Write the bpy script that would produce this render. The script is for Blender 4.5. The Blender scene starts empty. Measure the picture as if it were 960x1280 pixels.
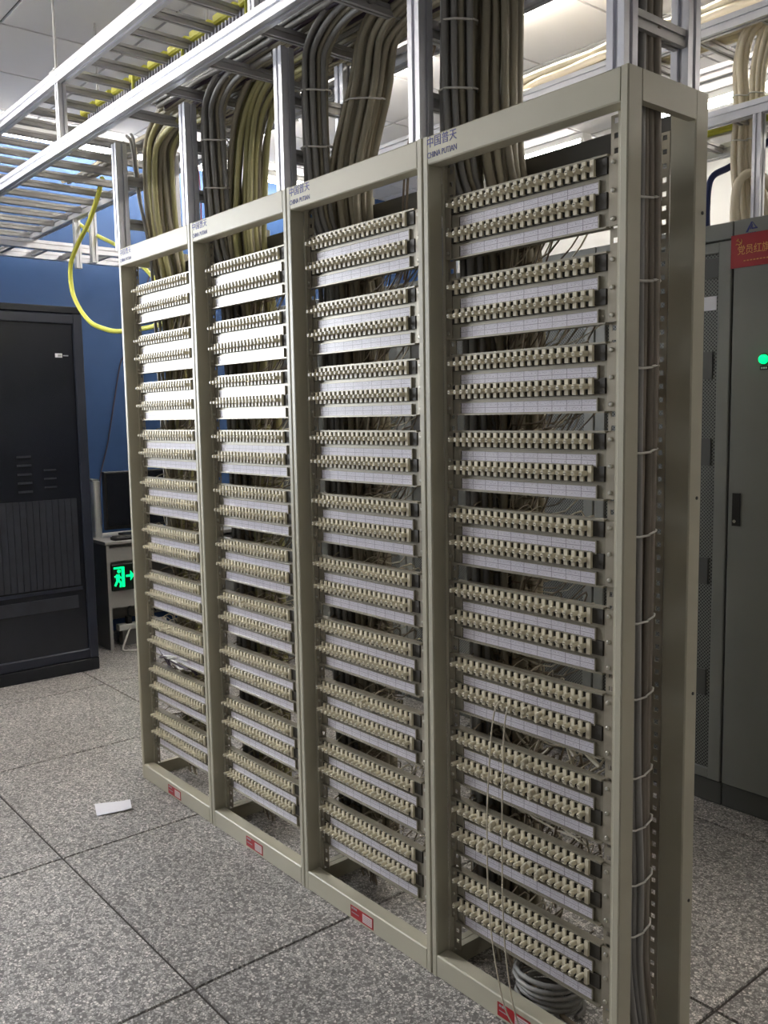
import bpy, bmesh, math, random
from mathutils import Vector, Matrix
random.seed(7)
SC = bpy.context.scene
COL = SC.collection

# ------------------------------------------------------------------ camera
def make_camera():
    px, py, pz, yaw, pit, rol, f = 3.4967, -1.5511, 1.5051, 0.8774, -0.1064, -0.0169, 1126.6
    fw = Vector((-math.sin(yaw)*math.cos(pit), math.cos(yaw)*math.cos(pit), math.sin(pit)))
    r = fw.cross(Vector((0, 0, 1))).normalized(); u = r.cross(fw)
    r2 = r*math.cos(rol) + u*math.sin(rol); u2 = -r*math.sin(rol) + u*math.cos(rol)
    M = Matrix((r2, u2, -fw)).transposed().to_4x4(); M.translation = (px, py, pz)
    cd = bpy.data.cameras.new('camera'); co = bpy.data.objects.new('camera', cd); COL.objects.link(co)
    cd.sensor_fit = 'VERTICAL'; cd.sensor_height = 36.0; cd.lens = 36.0*f/1280.0
    cd.clip_start = 0.05; cd.clip_end = 60
    co.matrix_world = M; SC.camera = co
make_camera()

# ------------------------------------------------------------------ world, daylight, exposure
SC.view_settings.view_transform = 'Standard'; SC.view_settings.look = 'None'
SC.view_settings.gamma = 1.0; SC.view_settings.exposure = 1.05; SC.view_settings.use_curve_mapping = False
WD = bpy.data.worlds.new('world'); SC.world = WD; WD.use_nodes = True
WD.node_tree.nodes['Background'].inputs[0].default_value = (0.80, 0.90, 1.0, 1)
WD.node_tree.nodes['Background'].inputs[1].default_value = 4.0
def area(name, loc, rot, sx, sy, watts, col):
    l = bpy.data.lights.new(name, 'AREA'); l.shape = 'RECTANGLE'; l.size = sx; l.size_y = sy
    l.energy = watts; l.color = col
    o = bpy.data.objects.new(name, l); COL.objects.link(o); o.location = loc; o.rotation_euler = rot
    return o
WIN_Y0, WIN_Y1, WIN_Z0, WIN_Z1 = -2.75, -1.42, 1.45, 2.85
# daylight just outside the window in the left wall
area('window_daylight', (-2.86, (WIN_Y0+WIN_Y1)/2, (WIN_Z0+WIN_Z1)/2), (0, -math.pi/2, 0), WIN_Z1-WIN_Z0, WIN_Y1-WIN_Y0, 110, (0.93, 0.96, 1.0))

# ------------------------------------------------------------------ materials
MAT = {}
def nmat(name, col, rough=0.5, metal=0.0, coat=0.0, emit=None, es=0.0, spec=0.5, noise=0.0, nscale=6.0, bump=0.0):
    m = bpy.data.materials.new(name); m.use_nodes = True; nt = m.node_tree
    b = nt.nodes['Principled BSDF']
    b.inputs['Base Color'].default_value = (*col, 1); b.inputs['Roughness'].default_value = rough
    b.inputs['Metallic'].default_value = metal; b.inputs['Coat Weight'].default_value = coat
    b.inputs['Coat Roughness'].default_value = 0.12
    b.inputs['Specular IOR Level'].default_value = spec
    if emit: b.inputs['Emission Color'].default_value = (*emit, 1); b.inputs['Emission Strength'].default_value = es
    if noise > 0 or bump > 0:
        tc = nt.nodes.new('ShaderNodeTexCoord'); n = nt.nodes.new('ShaderNodeTexNoise')
        n.inputs['Scale'].default_value = nscale; n.inputs['Detail'].default_value = 5
        nt.links.new(tc.outputs['Object'], n.inputs['Vector'])
        if noise > 0:
            mr = nt.nodes.new('ShaderNodeMapRange'); mr.inputs[1].default_value = .3; mr.inputs[2].default_value = .7
            mr.inputs[3].default_value = 1-noise; mr.inputs[4].default_value = 1+noise*.6
            mx = nt.nodes.new('ShaderNodeMix'); mx.data_type = 'RGBA'; mx.blend_type = 'MULTIPLY'; mx.inputs[0].default_value = 1
            nt.links.new(n.outputs['Fac'], mr.inputs[0]); mx.inputs[6].default_value = (*col, 1)
            nt.links.new(mr.outputs[0], mx.inputs[7]); nt.links.new(mx.outputs[2], b.inputs['Base Color'])
        if bump > 0:
            bp = nt.nodes.new('ShaderNodeBump'); bp.inputs['Strength'].default_value = bump; bp.inputs['Distance'].default_value = .002
            nt.links.new(n.outputs['Fac'], bp.inputs['Height']); nt.links.new(bp.outputs[0], b.inputs['Normal'])
    MAT[name] = m; return m
nmat('rack_paint', (.46, .432, .335), .42, noise=.05, nscale=3)
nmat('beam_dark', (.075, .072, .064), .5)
nmat('aluminium', (.66, .66, .70), .38, metal=.55, noise=.06, nscale=9)
nmat('rung_steel', (.42, .41, .40), .45, metal=.35, noise=.12, nscale=9)
nmat('blue_paint', (.026, .078, .215), .55, noise=.06, nscale=2)
nmat('grey_wall', (.30, .295, .28), .7, noise=.03, nscale=2)
nmat('white_wall', (.72, .71, .68), .7, noise=.03, nscale=2)
nmat('ceiling_white', (.70, .69, .69), .8, noise=.03, nscale=3, bump=.15)
nmat('joint_dark', (.10, .095, .09), .8)
nmat('floor_joint', (.045, .036, .031), .8)
nmat('cream_plastic', (.66, .60, .46), .38, noise=.05, nscale=30)
nmat('black_plastic', (.012, .011, .010), .4)
nmat('module_metal', (.27, .245, .19), .38, metal=.35, noise=.08, nscale=14)
nmat('module_dark', (.030, .025, .017), .6)
nmat('flange_metal', (.36, .325, .26), .33, metal=.5, noise=.1, nscale=20)
nmat('screw_steel', (.5, .48, .42), .3, metal=1)
nmat('navy_paint', (.018, .022, .038), .36, noise=.1, nscale=3)
nmat('navy_dark', (.008, .010, .017), .25)
nmat('navy_card', (.028, .031, .042), .4, noise=.2, nscale=14)
nmat('grey_cabinet', (.235, .24, .222), .42, noise=.04, nscale=2)
nmat('grey_dark', (.09, .092, .085), .5)
nmat('red_print', (.36, .012, .018), .45)
nmat('gold_print', (.75, .36, .10), .5)
nmat('blue_print', (.03, .035, .20), .5)
nmat('white_paper', (.86, .85, .90), .6)
nmat('pale_print', (.75, .55, .55), .5)
nmat('grey_print', (.35, .35, .37), .5)
nmat('cable_brown', (.33, .295, .215), .5, noise=.12, nscale=4)
nmat('cable_dun', (.24, .205, .165), .5, noise=.15, nscale=4)
nmat('cable_olive', (.45, .42, .20), .5, noise=.12, nscale=4)
nmat('cable_tan', (.40, .36, .265), .5, noise=.15, nscale=4)
nmat('cable_grey', (.28, .27, .255), .5, noise=.12, nscale=4)
nmat('cable_cream', (.76, .67, .50), .5, noise=.06, nscale=5)
nmat('wire_brown', (.20, .155, .105), .5)
nmat('wire_cream', (.60, .54, .42), .5)
nmat('yellow_fibre', (.70, .70, .10), .42)
nmat('yellow_duct', (.62, .60, .07), .45)
nmat('comb_grey', (.34, .33, .37), .5)
nmat('dark_wire', (.05, .03, .05), .5)
nmat('blue_wire', (.012, .025, .11), .5)
nmat('tie_white', (.75, .73, .68), .45)
nmat('desk_grey', (.17, .165, .155), .55, noise=.05)
nmat('desk_edge', (.45, .44, .42), .5)
nmat('monitor_black', (.010, .010, .012), .45)
nmat('lamp_white', (.8, .8, .78), .5)
nmat('tube_glow', (.9, .9, .9), .4, emit=(1, .945, .865), es=24)
nmat('green_glow', (.0, .3, .1), .3, emit=(.0, 1.0, .20), es=1.0)
nmat('green_lamp', (.0, .4, .15), .2, emit=(.0, 1.0, .20), es=.9)
nmat('sign_black', (.006, .012, .008), .4)

def glass_mat():
    m = bpy.data.materials.new('window_glass'); m.use_nodes = True; nt = m.node_tree; nt.nodes.clear()
    o = nt.nodes.new('ShaderNodeOutputMaterial'); mx = nt.nodes.new('ShaderNodeMixShader')
    t = nt.nodes.new('ShaderNodeBsdfTransparent'); g = nt.nodes.new('ShaderNodeBsdfGlossy'); g.inputs['Roughness'].default_value = .02
    fr = nt.nodes.new('ShaderNodeFresnel'); fr.inputs[0].default_value = 1.45
    nt.links.new(fr.outputs[0], mx.inputs[0]); nt.links.new(t.outputs[0], mx.inputs[1]); nt.links.new(g.outputs[0], mx.inputs[2])
    nt.links.new(mx.outputs[0], o.inputs[0]); MAT['window_glass'] = m
glass_mat()

def terrazzo():
    m = bpy.data.materials.new('terrazzo'); m.use_nodes = True; nt = m.node_tree; L = nt.links.new
    b = nt.nodes['Principled BSDF']; b.inputs['Roughness'].default_value = .42
    g = nt.nodes.new('ShaderNodeNewGeometry'); oi = nt.nodes.new('ShaderNodeObjectInfo')
    v = nt.nodes.new('ShaderNodeTexVoronoi'); v.inputs['Scale'].default_value = 128
    e = nt.nodes.new('ShaderNodeTexVoronoi'); e.feature = 'DISTANCE_TO_EDGE'; e.inputs['Scale'].default_value = 128
    wn = nt.nodes.new('ShaderNodeTexNoise'); wn.inputs['Scale'].default_value = 60
    va = nt.nodes.new('ShaderNodeVectorMath'); va.operation = 'SCALE'; va.inputs[3].default_value = .012
    vb = nt.nodes.new('ShaderNodeVectorMath'); vb.operation = 'ADD'
    L(g.outputs['Position'], wn.inputs['Vector']); L(wn.outputs['Color'], va.inputs[0]); L(g.outputs['Position'], vb.inputs[0]); L(va.outputs[0], vb.inputs[1])
    L(vb.outputs[0], v.inputs['Vector']); L(vb.outputs[0], e.inputs['Vector'])
    sp = nt.nodes.new('ShaderNodeSeparateColor'); L(v.outputs['Color'], sp.inputs[0])
    cr = nt.nodes.new('ShaderNodeValToRGB'); E = cr.color_ramp.elements
    E[0].position = 0; E[0].color = (.12, .112, .106, 1); E[1].position = 1; E[1].color = (.72, .68, .64, 1)
    for p, c in ((.20, (.19, .178, .17)), (.34, (.35, .332, .317)), (.72, (.48, .455, .433))):
        q = E.new(p); q.color = (*c, 1)
    L(sp.outputs[0], cr.inputs[0])
    er = nt.nodes.new('ShaderNodeMapRange'); er.inputs[1].default_value = .03; er.inputs[2].default_value = .14
    er.inputs[3].default_value = 0; er.inputs[4].default_value = 1; L(e.outputs['Distance'], er.inputs[0])
    mx = nt.nodes.new('ShaderNodeMix'); mx.data_type = 'RGBA'; mx.inputs[6].default_value = (.14, .13, .122, 1)
    L(er.outputs[0], mx.inputs[0]); L(cr.outputs[0], mx.inputs[7])
    big = nt.nodes.new('ShaderNodeTexNoise'); big.inputs['Scale'].default_value = 2.2; big.inputs['Detail'].default_value = 4
    L(g.outputs['Position'], big.inputs['Vector'])
    br = nt.nodes.new('ShaderNodeMapRange'); br.inputs[1].default_value = .3; br.inputs[2].default_value = .7; br.inputs[3].default_value = .98; br.inputs[4].default_value = 1.24
    L(big.outputs['Fac'], br.inputs[0])
    rr = nt.nodes.new('ShaderNodeMapRange'); rr.inputs[3].default_value = .92; rr.inputs[4].default_value = 1.05; L(oi.outputs['Random'], rr.inputs[0])
    mm = nt.nodes.new('ShaderNodeMath'); mm.operation = 'MULTIPLY'; L(br.outputs[0], mm.inputs[0]); L(rr.outputs[0], mm.inputs[1])
    m2 = nt.nodes.new('ShaderNodeMix'); m2.data_type = 'RGBA'; m2.blend_type = 'MULTIPLY'; m2.inputs[0].default_value = 1
    L(mx.outputs[2], m2.inputs[6]); L(mm.outputs[0], m2.inputs[7]); L(m2.outputs[2], b.inputs['Base Color'])
    MAT['terrazzo'] = m
terrazzo()

def label_paper():
    # flat print on the label strips: cell lines, a middle rule and small grey handwriting, under a clear cover
    m = bpy.data.materials.new('label_paper'); m.use_nodes = True; nt = m.node_tree; L = nt.links.new
    b = nt.nodes['Principled BSDF']; b.inputs['Roughness'].default_value = .4
    b.inputs['Coat Weight'].default_value = 1; b.inputs['Coat Roughness'].default_value = .10
    tc = nt.nodes.new('ShaderNodeTexCoord'); s = nt.nodes.new('ShaderNodeSeparateXYZ'); L(tc.outputs['Object'], s.inputs[0])
    def math_(op, a, bb=None, c=None):
        n = nt.nodes.new('ShaderNodeMath'); n.operation = op
        for i, q in enumerate((a, bb, c)):
            if q is None: continue
            if isinstance(q, (int, float)): n.inputs[i].default_value = q
            else: L(q, n.inputs[i])
        return n.outputs[0]
    fx = math_('FRACT', math_('MULTIPLY', math_('ADD', s.outputs[0], 1.0), 1/.0415))
    vl = math_('LESS_THAN', fx, .035)
    z = s.outputs[2]
    def band(z0, w): return math_('LESS_THAN', math_('ABSOLUTE', math_('SUBTRACT', z, z0)), w)
    hl = math_('MAXIMUM', band(.0175, .0006), band(.0865, .0006))
    lines = math_('MAXIMUM', vl, hl)
    oi = nt.nodes.new('ShaderNodeObjectInfo')
    cmb = nt.nodes.new('ShaderNodeCombineXYZ'); L(math_('ADD', math_('MULTIPLY', s.outputs[0], 130), math_('MULTIPLY', oi.outputs['Random'], 50)), cmb.inputs[0])
    L(math_('MULTIPLY', z, 420), cmb.inputs[2])
    nz = nt.nodes.new('ShaderNodeTexNoise'); nz.inputs['Scale'].default_value = 1.6; nz.inputs['Detail'].default_value = 2; L(cmb.outputs[0], nz.inputs['Vector'])
    wr = math_('MULTIPLY', math_('GREATER_THAN', nz.outputs['Fac'], .58), math_('MAXIMUM', math_('MAXIMUM', band(.0235, .003), band(.0115, .003)), math_('MAXIMUM', band(.0925, .003), band(.0805, .003))))
    fac = math_('MAXIMUM', math_('MULTIPLY', lines, .75), math_('MULTIPLY', wr, .55))
    mx = nt.nodes.new('ShaderNodeMix'); mx.data_type = 'RGBA'; mx.inputs[6].default_value = (.62, .585, .64, 1); mx.inputs[7].default_value = (.07, .06, .08, 1)
    L(fac, mx.inputs[0]); L(mx.outputs[2], b.inputs['Base Color']); MAT['label_paper'] = m
label_paper()

def mesh_door():
    m = bpy.data.materials.new('perforated_sheet'); m.use_nodes = True; nt = m.node_tree; L = nt.links.new
    b = nt.nodes['Principled BSDF']; b.inputs['Roughness'].default_value = .5
    tc = nt.nodes.new('ShaderNodeTexCoord'); mp = nt.nodes.new('ShaderNodeMapping'); mp.inputs['Scale'].default_value = (1, 0.0, 1)
    mp.inputs['Rotation'].default_value = (0, math.pi/4, 0)
    L(tc.outputs['Object'], mp.inputs[0])
    v = nt.nodes.new('ShaderNodeTexVoronoi'); v.inputs['Scale'].default_value = 105; v.inputs['Randomness'].default_value = 0
    L(mp.outputs[0], v.inputs['Vector'])
    r = nt.nodes.new('ShaderNodeMapRange'); r.inputs[1].default_value = .30; r.inputs[2].default_value = .40; L(v.outputs['Distance'], r.inputs[0])
    mx = nt.nodes.new('ShaderNodeMix'); mx.data_type = 'RGBA'; mx.inputs[6].default_value = (.012, .013, .012, 1); mx.inputs[7].default_value = (.19, .195, .18, 1)
    L(r.outputs[0], mx.inputs[0]); L(mx.outputs[2], b.inputs['Base Color']); MAT['perforated_sheet'] = m
mesh_door()

# ------------------------------------------------------------------ mesh builder
class MB:
    def __init__(s): s.v = []; s.f = []; s.mi = []; s.sm = []
    def add(s, vs, fs, mi=0, smooth=False):
        b = len(s.v); s.v += [tuple(q) for q in vs]
        for f in fs: s.f.append(tuple(b+i for i in f)); s.mi.append(mi); s.sm.append(smooth)
    def box(s, x0, x1, y0, y1, z0, z1, mi=0):
        vs = [(x, y, z) for z in (z0, z1) for y in (y0, y1) for x in (x0, x1)]
        s.add(vs, [(0, 2, 3, 1), (4, 5, 7, 6), (0, 1, 5, 4), (2, 6, 7, 3), (0, 4, 6, 2), (1, 3, 7, 5)], mi); return s
    def chbox(s, x0, x1, y0, y1, z0, z1, c=.003, axis='z', mi=0):
        # box with its four long edges chamfered along the given axis
        def ring(a0, a1, b0, b1): return [(a0+c, b0), (a1-c, b0), (a1, b0+c), (a1, b1-c), (a1-c, b1), (a0+c, b1), (a0, b1-c), (a0, b0+c)]
        if axis == 'z': r = ring(x0, x1, y0, y1); vs = [(a, b, z) for z in (z0, z1) for a, b in r]
        elif axis == 'x': r = ring(y0, y1, z0, z1); vs = [(x, a, b) for x in (x0, x1) for a, b in r]
        else: r = ring(z0, z1, x0, x1); vs = [(b, y, a) for y in (y0, y1) for a, b in r]
        n = 8; fs = [(i, (i+1) % n, n+(i+1) % n, n+i) for i in range(n)] + [tuple(range(n-1, -1, -1)), tuple(range(n, 2*n))]
        s.add(vs, fs, mi); return s
    def tube(s, pts, r, n=5, mi=0, cap=True, smooth=True):
        pts = [Vector(p) for p in pts]; rings = []
        ref = None
        for i, p in enumerate(pts):
            t = (pts[min(i+1, len(pts)-1)] - pts[max(i-1, 0)]).normalized()
            if ref is None: ref = Vector((0, 0, 1)) if abs(t.z) < .9 else Vector((1, 0, 0))
            a = t.cross(ref)
            if a.length < 1e-5: ref = Vector((0.3, 1, 0)); a = t.cross(ref)
            a.normalize(); b = a.cross(t); ref = b
            rr = r[i] if isinstance(r, (list, tuple)) else r
            rings.append([p + a*rr*math.cos(2*math.pi*k/n) + b*rr*math.sin(2*math.pi*k/n) for k in range(n)])
        vs = [q for R in rings for q in R]; fs = []
        for i in range(len(pts)-1):
            for k in range(n): fs.append((i*n+k, i*n+(k+1) % n, (i+1)*n+(k+1) % n, (i+1)*n+k))
        s.add(vs, fs, mi, smooth)
        if cap: s.add(rings[0], [tuple(range(n-1, -1, -1))], mi); s.add(rings[-1], [tuple(range(n))], mi)
        return s
    def cyl(s, p0, p1, r, n=8, mi=0, smooth=True): return s.tube([p0, p1], r, n, mi, True, smooth)
    def bar(s, p0, p1, w, h, up=(0, 0, 1), mi=0, slot=.26, d=.16):
        # slotted aluminium extrusion from p0 to p1
        p0 = Vector(p0); p1 = Vector(p1); t = (p1-p0).normalized(); up = Vector(up); a = t.cross(up).normalized(); b = a.cross(t).normalized()
        m = min(w, h); sw = m*slot/2; dd = m*d; W = w/2; H = h/2
        pr = [(-W, -H), (-sw, -H), (-sw, -H+dd), (sw, -H+dd), (sw, -H), (W, -H), (W, -sw), (W-dd, -sw), (W-dd, sw), (W, sw),
              (W, H), (sw, H), (sw, H-dd), (-sw, H-dd), (-sw, H), (-W, H), (-W, sw), (-W+dd, sw), (-W+dd, -sw), (-W, -sw)]
        n = len(pr); vs = [P + a*x + b*y for P in (p0, p1) for x, y in pr]
        s.add(vs, [(i, (i+1) % n, n+(i+1) % n, n+i) for i in range(n)] + [tuple(range(n-1, -1, -1)), tuple(range(n, 2*n))], mi); return s
    def mesh(s, name, mats, off=(0, 0, 0)):
        me = bpy.data.meshes.new(name); o = Vector(off)
        me.from_pydata([Vector(v)-o for v in s.v], [], s.f)
        for m in (mats if isinstance(mats, (list, tuple)) else [mats]): me.materials.append(MAT[m])
        me.polygons.foreach_set('material_index', s.mi); me.polygons.foreach_set('use_smooth', s.sm); me.update()
        bm = bmesh.new(); bm.from_mesh(me); bmesh.ops.recalc_face_normals(bm, faces=bm.faces); bm.to_mesh(me); bm.free()
        return me
    def build(s, name, mats, parent=None, off=None):
        if off is None: off = parent_origin(parent)
        return link(name, s.mesh(name, mats, off), parent)
def parent_origin(p):
    o = Vector((0, 0, 0))
    while p is not None: o += p.location; p = p.parent
    return o
def link(name, me, parent=None, loc=None):
    o = bpy.data.objects.new(name, me); COL.objects.link(o)
    if parent: o.parent = parent
    if loc is not None: o.location = loc
    return o
def tag(o, label=None, cat=None, group=None, kind=None):
    if label: o['label'] = label
    if cat: o['category'] = cat
    if group: o['group'] = group
    if kind: o['kind'] = kind
    return o
def thing(name, label, cat, loc=(0, 0, 0), group=None):
    o = bpy.data.objects.new(name, None); COL.objects.link(o); o.location = loc; o.empty_display_size = .1
    return tag(o, label, cat, group)
def copy_tree(o, parent=None):
    c = o.copy(); COL.objects.link(c)
    if parent: c.parent = parent
    for ch in KIDS.get(o.name, list(o.children)): copy_tree(ch, c)
    return c
KIDS = {}
def smooth_path(P, n=6):
    P = [Vector(p) for p in P]; out = []
    for i in range(len(P)-1):
        a = P[max(i-1, 0)]; b = P[i]; c = P[i+1]; d = P[min(i+2, len(P)-1)]
        for k in range(n):
            t = k/n
            out.append(.5*((2*b) + (c-a)*t + (2*a-5*b+4*c-d)*t*t + (3*b-a-3*c+d)*t**3))
    out.append(P[-1]); return out
def text_mesh(body, size, mat, squeeze=1.0, shear=0.0):
    cu = bpy.data.curves.new('lettering', 'FONT'); cu.body = body; cu.size = size; cu.resolution_u = 2; cu.extrude = .0003
    o = bpy.data.objects.new('lettering', cu); COL.objects.link(o)
    me = bpy.data.meshes.new_from_object(o.evaluated_get(bpy.context.evaluated_depsgraph_get()))
    bpy.data.objects.remove(o); bpy.data.curves.remove(cu)
    me.materials.clear(); me.materials.append(MAT[mat]); me.name = 'lettering'
    x0 = min(v.co.x for v in me.vertices)
    for v in me.vertices: v.co = Vector(((v.co.x-x0)*squeeze, -v.co.z, v.co.y))
    return me

# ------------------------------------------------------------------ the room
X0, X1, Y0, Y1, ZC = -2.65, 6.2, -4.2, 4.6, 3.35
fl = tag(MB().box(X0-.2, X1+.2, Y0-.2, Y1+.2, -.12, -.005).build('floor', 'floor_joint'), kind='structure')
TS = .9495; TX, TY = .4829, -.5175
tm = {}
i0 = math.floor((X0-TX)/TS); j0 = math.floor((Y0-TY)/TS)
def tile_mesh(w, h, z0, z1, mat, key):
    k = (round(w, 3), round(h, 3), key)
    if k not in tm:
        b = MB(); c = .0015; zt, zl = (z1, z0)
        vs = [(0, 0, zl), (w, 0, zl), (w, h, zl), (0, h, zl), (c, c, zt), (w-c, c, zt), (w-c, h-c, zt), (c, h-c, zt)]
        b.add(vs, [(4, 5, 6, 7), (0, 1, 5, 4), (1, 2, 6, 5), (2, 3, 7, 6), (3, 0, 4, 7)]); tm[k] = b.mesh(key, mat)
    return tm[k]
g = .0038
for i in range(i0, i0+12):
    for j in range(j0, j0+12):
        xa, xb = max(X0, TX+i*TS), min(X1, TX+(i+1)*TS); ya, yb = max(Y0, TY+j*TS), min(Y1, TY+(j+1)*TS)
        if xb-xa < .03 or yb-ya < .03: continue
        link('floor_tile', tile_mesh(xb-xa-2*g, yb-ya-2*g, -.005, 0, 'terrazzo', 'floor_tile'), fl, (xa+g, ya+g, 0))
ce = tag(MB().box(X0-.2, X1+.2, Y0-.2, Y1+.2, ZC+.012, ZC+.12).build('ceiling', 'joint_dark'), kind='structure')
CS = .602; CX, CY = .19-12*.602, -.075-12*.602; g = .006
for i in range(0, 30):
    for j in range(0, 30):
        xa, xb = max(X0, CX+i*CS), min(X1, CX+(i+1)*CS); ya, yb = max(Y0, CY+j*CS), min(Y1, CY+(j+1)*CS)
        if xb-xa < .05 or yb-ya < .05: continue
        link('ceiling_panel', tile_mesh(xb-xa-2*g, yb-ya-2*g, ZC+.013, ZC, 'ceiling_white', 'ceiling_panel'), ce, (xa+g, ya+g, 0))
b = MB()
b.box(X0-.2, X0, Y0-.2, WIN_Y0, 0, ZC+.012); b.box(X0-.2, X0, WIN_Y1, Y1+.2, 0, ZC+.012)
b.box(X0-.2, X0, WIN_Y0, WIN_Y1, 0, WIN_Z0); b.box(X0-.2, X0, WIN_Y0, WIN_Y1, WIN_Z1, ZC+.012)
tag(b.build('wall_left', 'blue_paint'), kind='structure')
tag(MB().box(X1, X1+.2, Y0-.2, Y1+.2, 0, ZC+.012).build('wall_right', 'grey_wall'), kind='structure')
tag(MB().box(X0, X1, Y1, Y1+.2, 0, ZC+.012).build('wall_back', 'white_wall'), kind='structure')
tag(MB().box(X0, X1, Y0-.2, Y0, 0, ZC+.012).build('wall_front', 'grey_wall'), kind='structure')
w = thing('window_1', None, None, (X0, WIN_Y0, WIN_Z0)); tag(w, kind='structure')
b = MB(); t = .05; xa, xb = X0-.12, X0-.06; ym = (WIN_Y0+WIN_Y1)/2
for y0, y1, z0, z1 in ((WIN_Y0, WIN_Y0+t, WIN_Z0, WIN_Z1), (WIN_Y1-t, WIN_Y1, WIN_Z0, WIN_Z1), (ym-t/2, ym+t/2, WIN_Z0, WIN_Z1), (WIN_Y0, WIN_Y1, WIN_Z0, WIN_Z0+t), (WIN_Y0, WIN_Y1, WIN_Z1-t, WIN_Z1)):
    b.box(xa, xb, y0, y1, z0, z1)
b.build('window_frame', 'lamp_white', w)
for y0, y1 in ((WIN_Y0+t, ym-t/2), (ym+t/2, WIN_Y1-t)): MB().box(X0-.092, X0-.088, y0, y1, WIN_Z0+t, WIN_Z1-t).build('pane', 'window_glass', w)

# ------------------------------------------------------------------ ceiling lights
def batten(x, y, along, label, ln=1.2):
    t = thing('ceiling_light', label, 'ceiling light', (x, y, ZC), 'fluorescent battens on the ceiling')
    h = ln/2; a = (lambda u0, u1, v0, v1, z0, z1: (u0, u1, v0, v1, z0, z1)) if along == 'x' else (lambda u0, u1, v0, v1, z0, z1: (v0, v1, u0, u1, z0, z1))
    b = MB(); b.box(*a(-h, h, -.045, .045, -.035, 0)); b.box(*a(-h, -h+.03, -.035, .035, -.075, -.035)); b.box(*a(h-.03, h, -.035, .035, -.075, -.035))
    b.build('housing', 'lamp_white', t, (0, 0, 0))
    for s in (-.018, .018):
        p = [(-h+.03, s, -.056), (h-.03, s, -.056)]
        if along != 'x': p = [(q[1], q[0], q[2]) for q in p]
        MB().tube(p, .013, 8).build('tube', 'tube_glow', t, (0, 0, 0))
for k, (x, nm) in enumerate(((-1.75, 'farthest'), (-.5, 'second farthest'), (.75, 'third farthest'), (2.0, 'fourth farthest'))):
    batten(x, 1.66, 'x', f'{nm} white fluorescent batten in the ceiling row behind the racks')
for k, (x, nm) in enumerate(((-1.0, 'left'), (.6, 'middle'), (2.2, 'right'), (3.8, 'far right'))):
    batten(x, 3.5, 'x', f'{nm} white fluorescent batten added as fill along the back wall beyond the grey cabinets')  # unseen row, added to brighten the ceiling and background
for x, y, nm in ((-.75, -1.15, 'near right'), (-1.98, -1.15, 'near left'), (-.75, -1.8, 'far right'), (-1.98, -1.8, 'far left')): batten(x, y, 'x', f'unseen white fluorescent batten over the left end of the front aisle, {nm} of four')  # out of view; source inferred at front left, extra battens added for stronger falloff
batten(5.4, 1.7, 'y', 'white fluorescent batten over the aisle right of the racks')
batten(-2.46, .75, 'y', 'white fluorescent batten beside the blue wall, nearest the camera')
batten(-2.46, 2.1, 'y', 'white fluorescent batten beside the blue wall, beyond the first')

# ------------------------------------------------------------------ distribution racks
RW, RH, RD, YR = .6, 2.18, .29, .056
SW = .021
RDESC = ['rack farthest from the camera', 'second rack from the left', 'second rack from the right', 'rack nearest the camera']
def hole_rail(w, z0, z1, pitch=.030, hole=.011):
    b = MB(); s = (w-hole)/2; d = .002
    b.box(0, s, 0, d, z0, z1); b.box(w-s, w, 0, d, z0, z1)
    z = z0
    while z < z1-1e-6:
        e = min(z+pitch-hole, z1); b.box(s, w-s, 0, d, z, e); z += pitch
    return b
RAIL = hole_rail(.026, .066, 2.112).mesh('mounting_rail', 'flange_metal')
def make_rack():
    r = thing('distribution_rack', 'x', 'rack', (0, 0, 0), 'cable distribution racks in the row')
    O = (0, 0, 0); gp = .0012
    for x0, x1 in ((gp, SW), (RW-SW, RW-gp)):
        MB().chbox(x0, x1, 0, .048, 0, RH, .003).build('front_stile', 'rack_paint', r, O)
    for x0, x1 in ((gp, .064), (RW-.064, RW-gp)):
        MB().chbox(x0, x1, .242, RD, 0, RH, .003).build('rear_stile', 'rack_paint', r, O)
    MB().chbox(SW, RW-SW, .0, .046, 2.113, RH, .003, 'x').build('top_beam', 'rack_paint', r, O)
    MB().chbox(SW, RW-SW, .0, .046, 0, .062, .003, 'x').build('bottom_beam', 'rack_paint', r, O)
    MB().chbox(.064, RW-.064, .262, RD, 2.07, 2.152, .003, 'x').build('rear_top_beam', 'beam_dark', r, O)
    MB().chbox(.064, RW-.064, .262, RD, 0, .062, .003, 'x').build('rear_bottom_beam', 'rack_paint', r, O)
    for x0 in (gp, RW-SW):
        MB().box(x0, x0+SW-gp, .048, .242, 2.12, RH).build('side_top_beam', 'rack_paint', r, O)
        MB().box(x0, x0+SW-gp, .048, .242, 0, .05).build('side_bottom_beam', 'rack_paint', r, O)
    for x in (.030, .517): link('mounting_rail', RAIL, r, (x, YR+.001, 0))
    for xa, xb in ((SW, .030), (.543, RW-SW)): MB().box(xa, xb, .046, YR+.003, .05, 2.12).build('rail_web', 'rack_paint', r, O)
    for x in (.064, RW-.064-.026): link('rear_rail', RAIL, r, (x, .2425, 0))
    return r
TAGM = {}
def rack_marks(r, faded=False):
    l1 = link('lettering', LET1, r, (.019, -.0004, 2.1535)); l2 = link('lettering', LET2, r, (.019, -.0004, 2.127))
    l1['label'] = 'blue Chinese lettering'; l2['label'] = 'blue Latin lettering'
LET1 = text_mesh('中国普天', .0275, 'blue_print'); LET2 = text_mesh('CHINA PUTIAN', .0195, 'blue_print')
wd = max(v.co.x for v in LET1.vertices)
for v in LET1.vertices: v.co.x *= .102/wd
wd = max(v.co.x for v in LET2.vertices)
for v in LET2.vertices: v.co.x *= .102/wd
racks = []
rp = make_rack()
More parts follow.
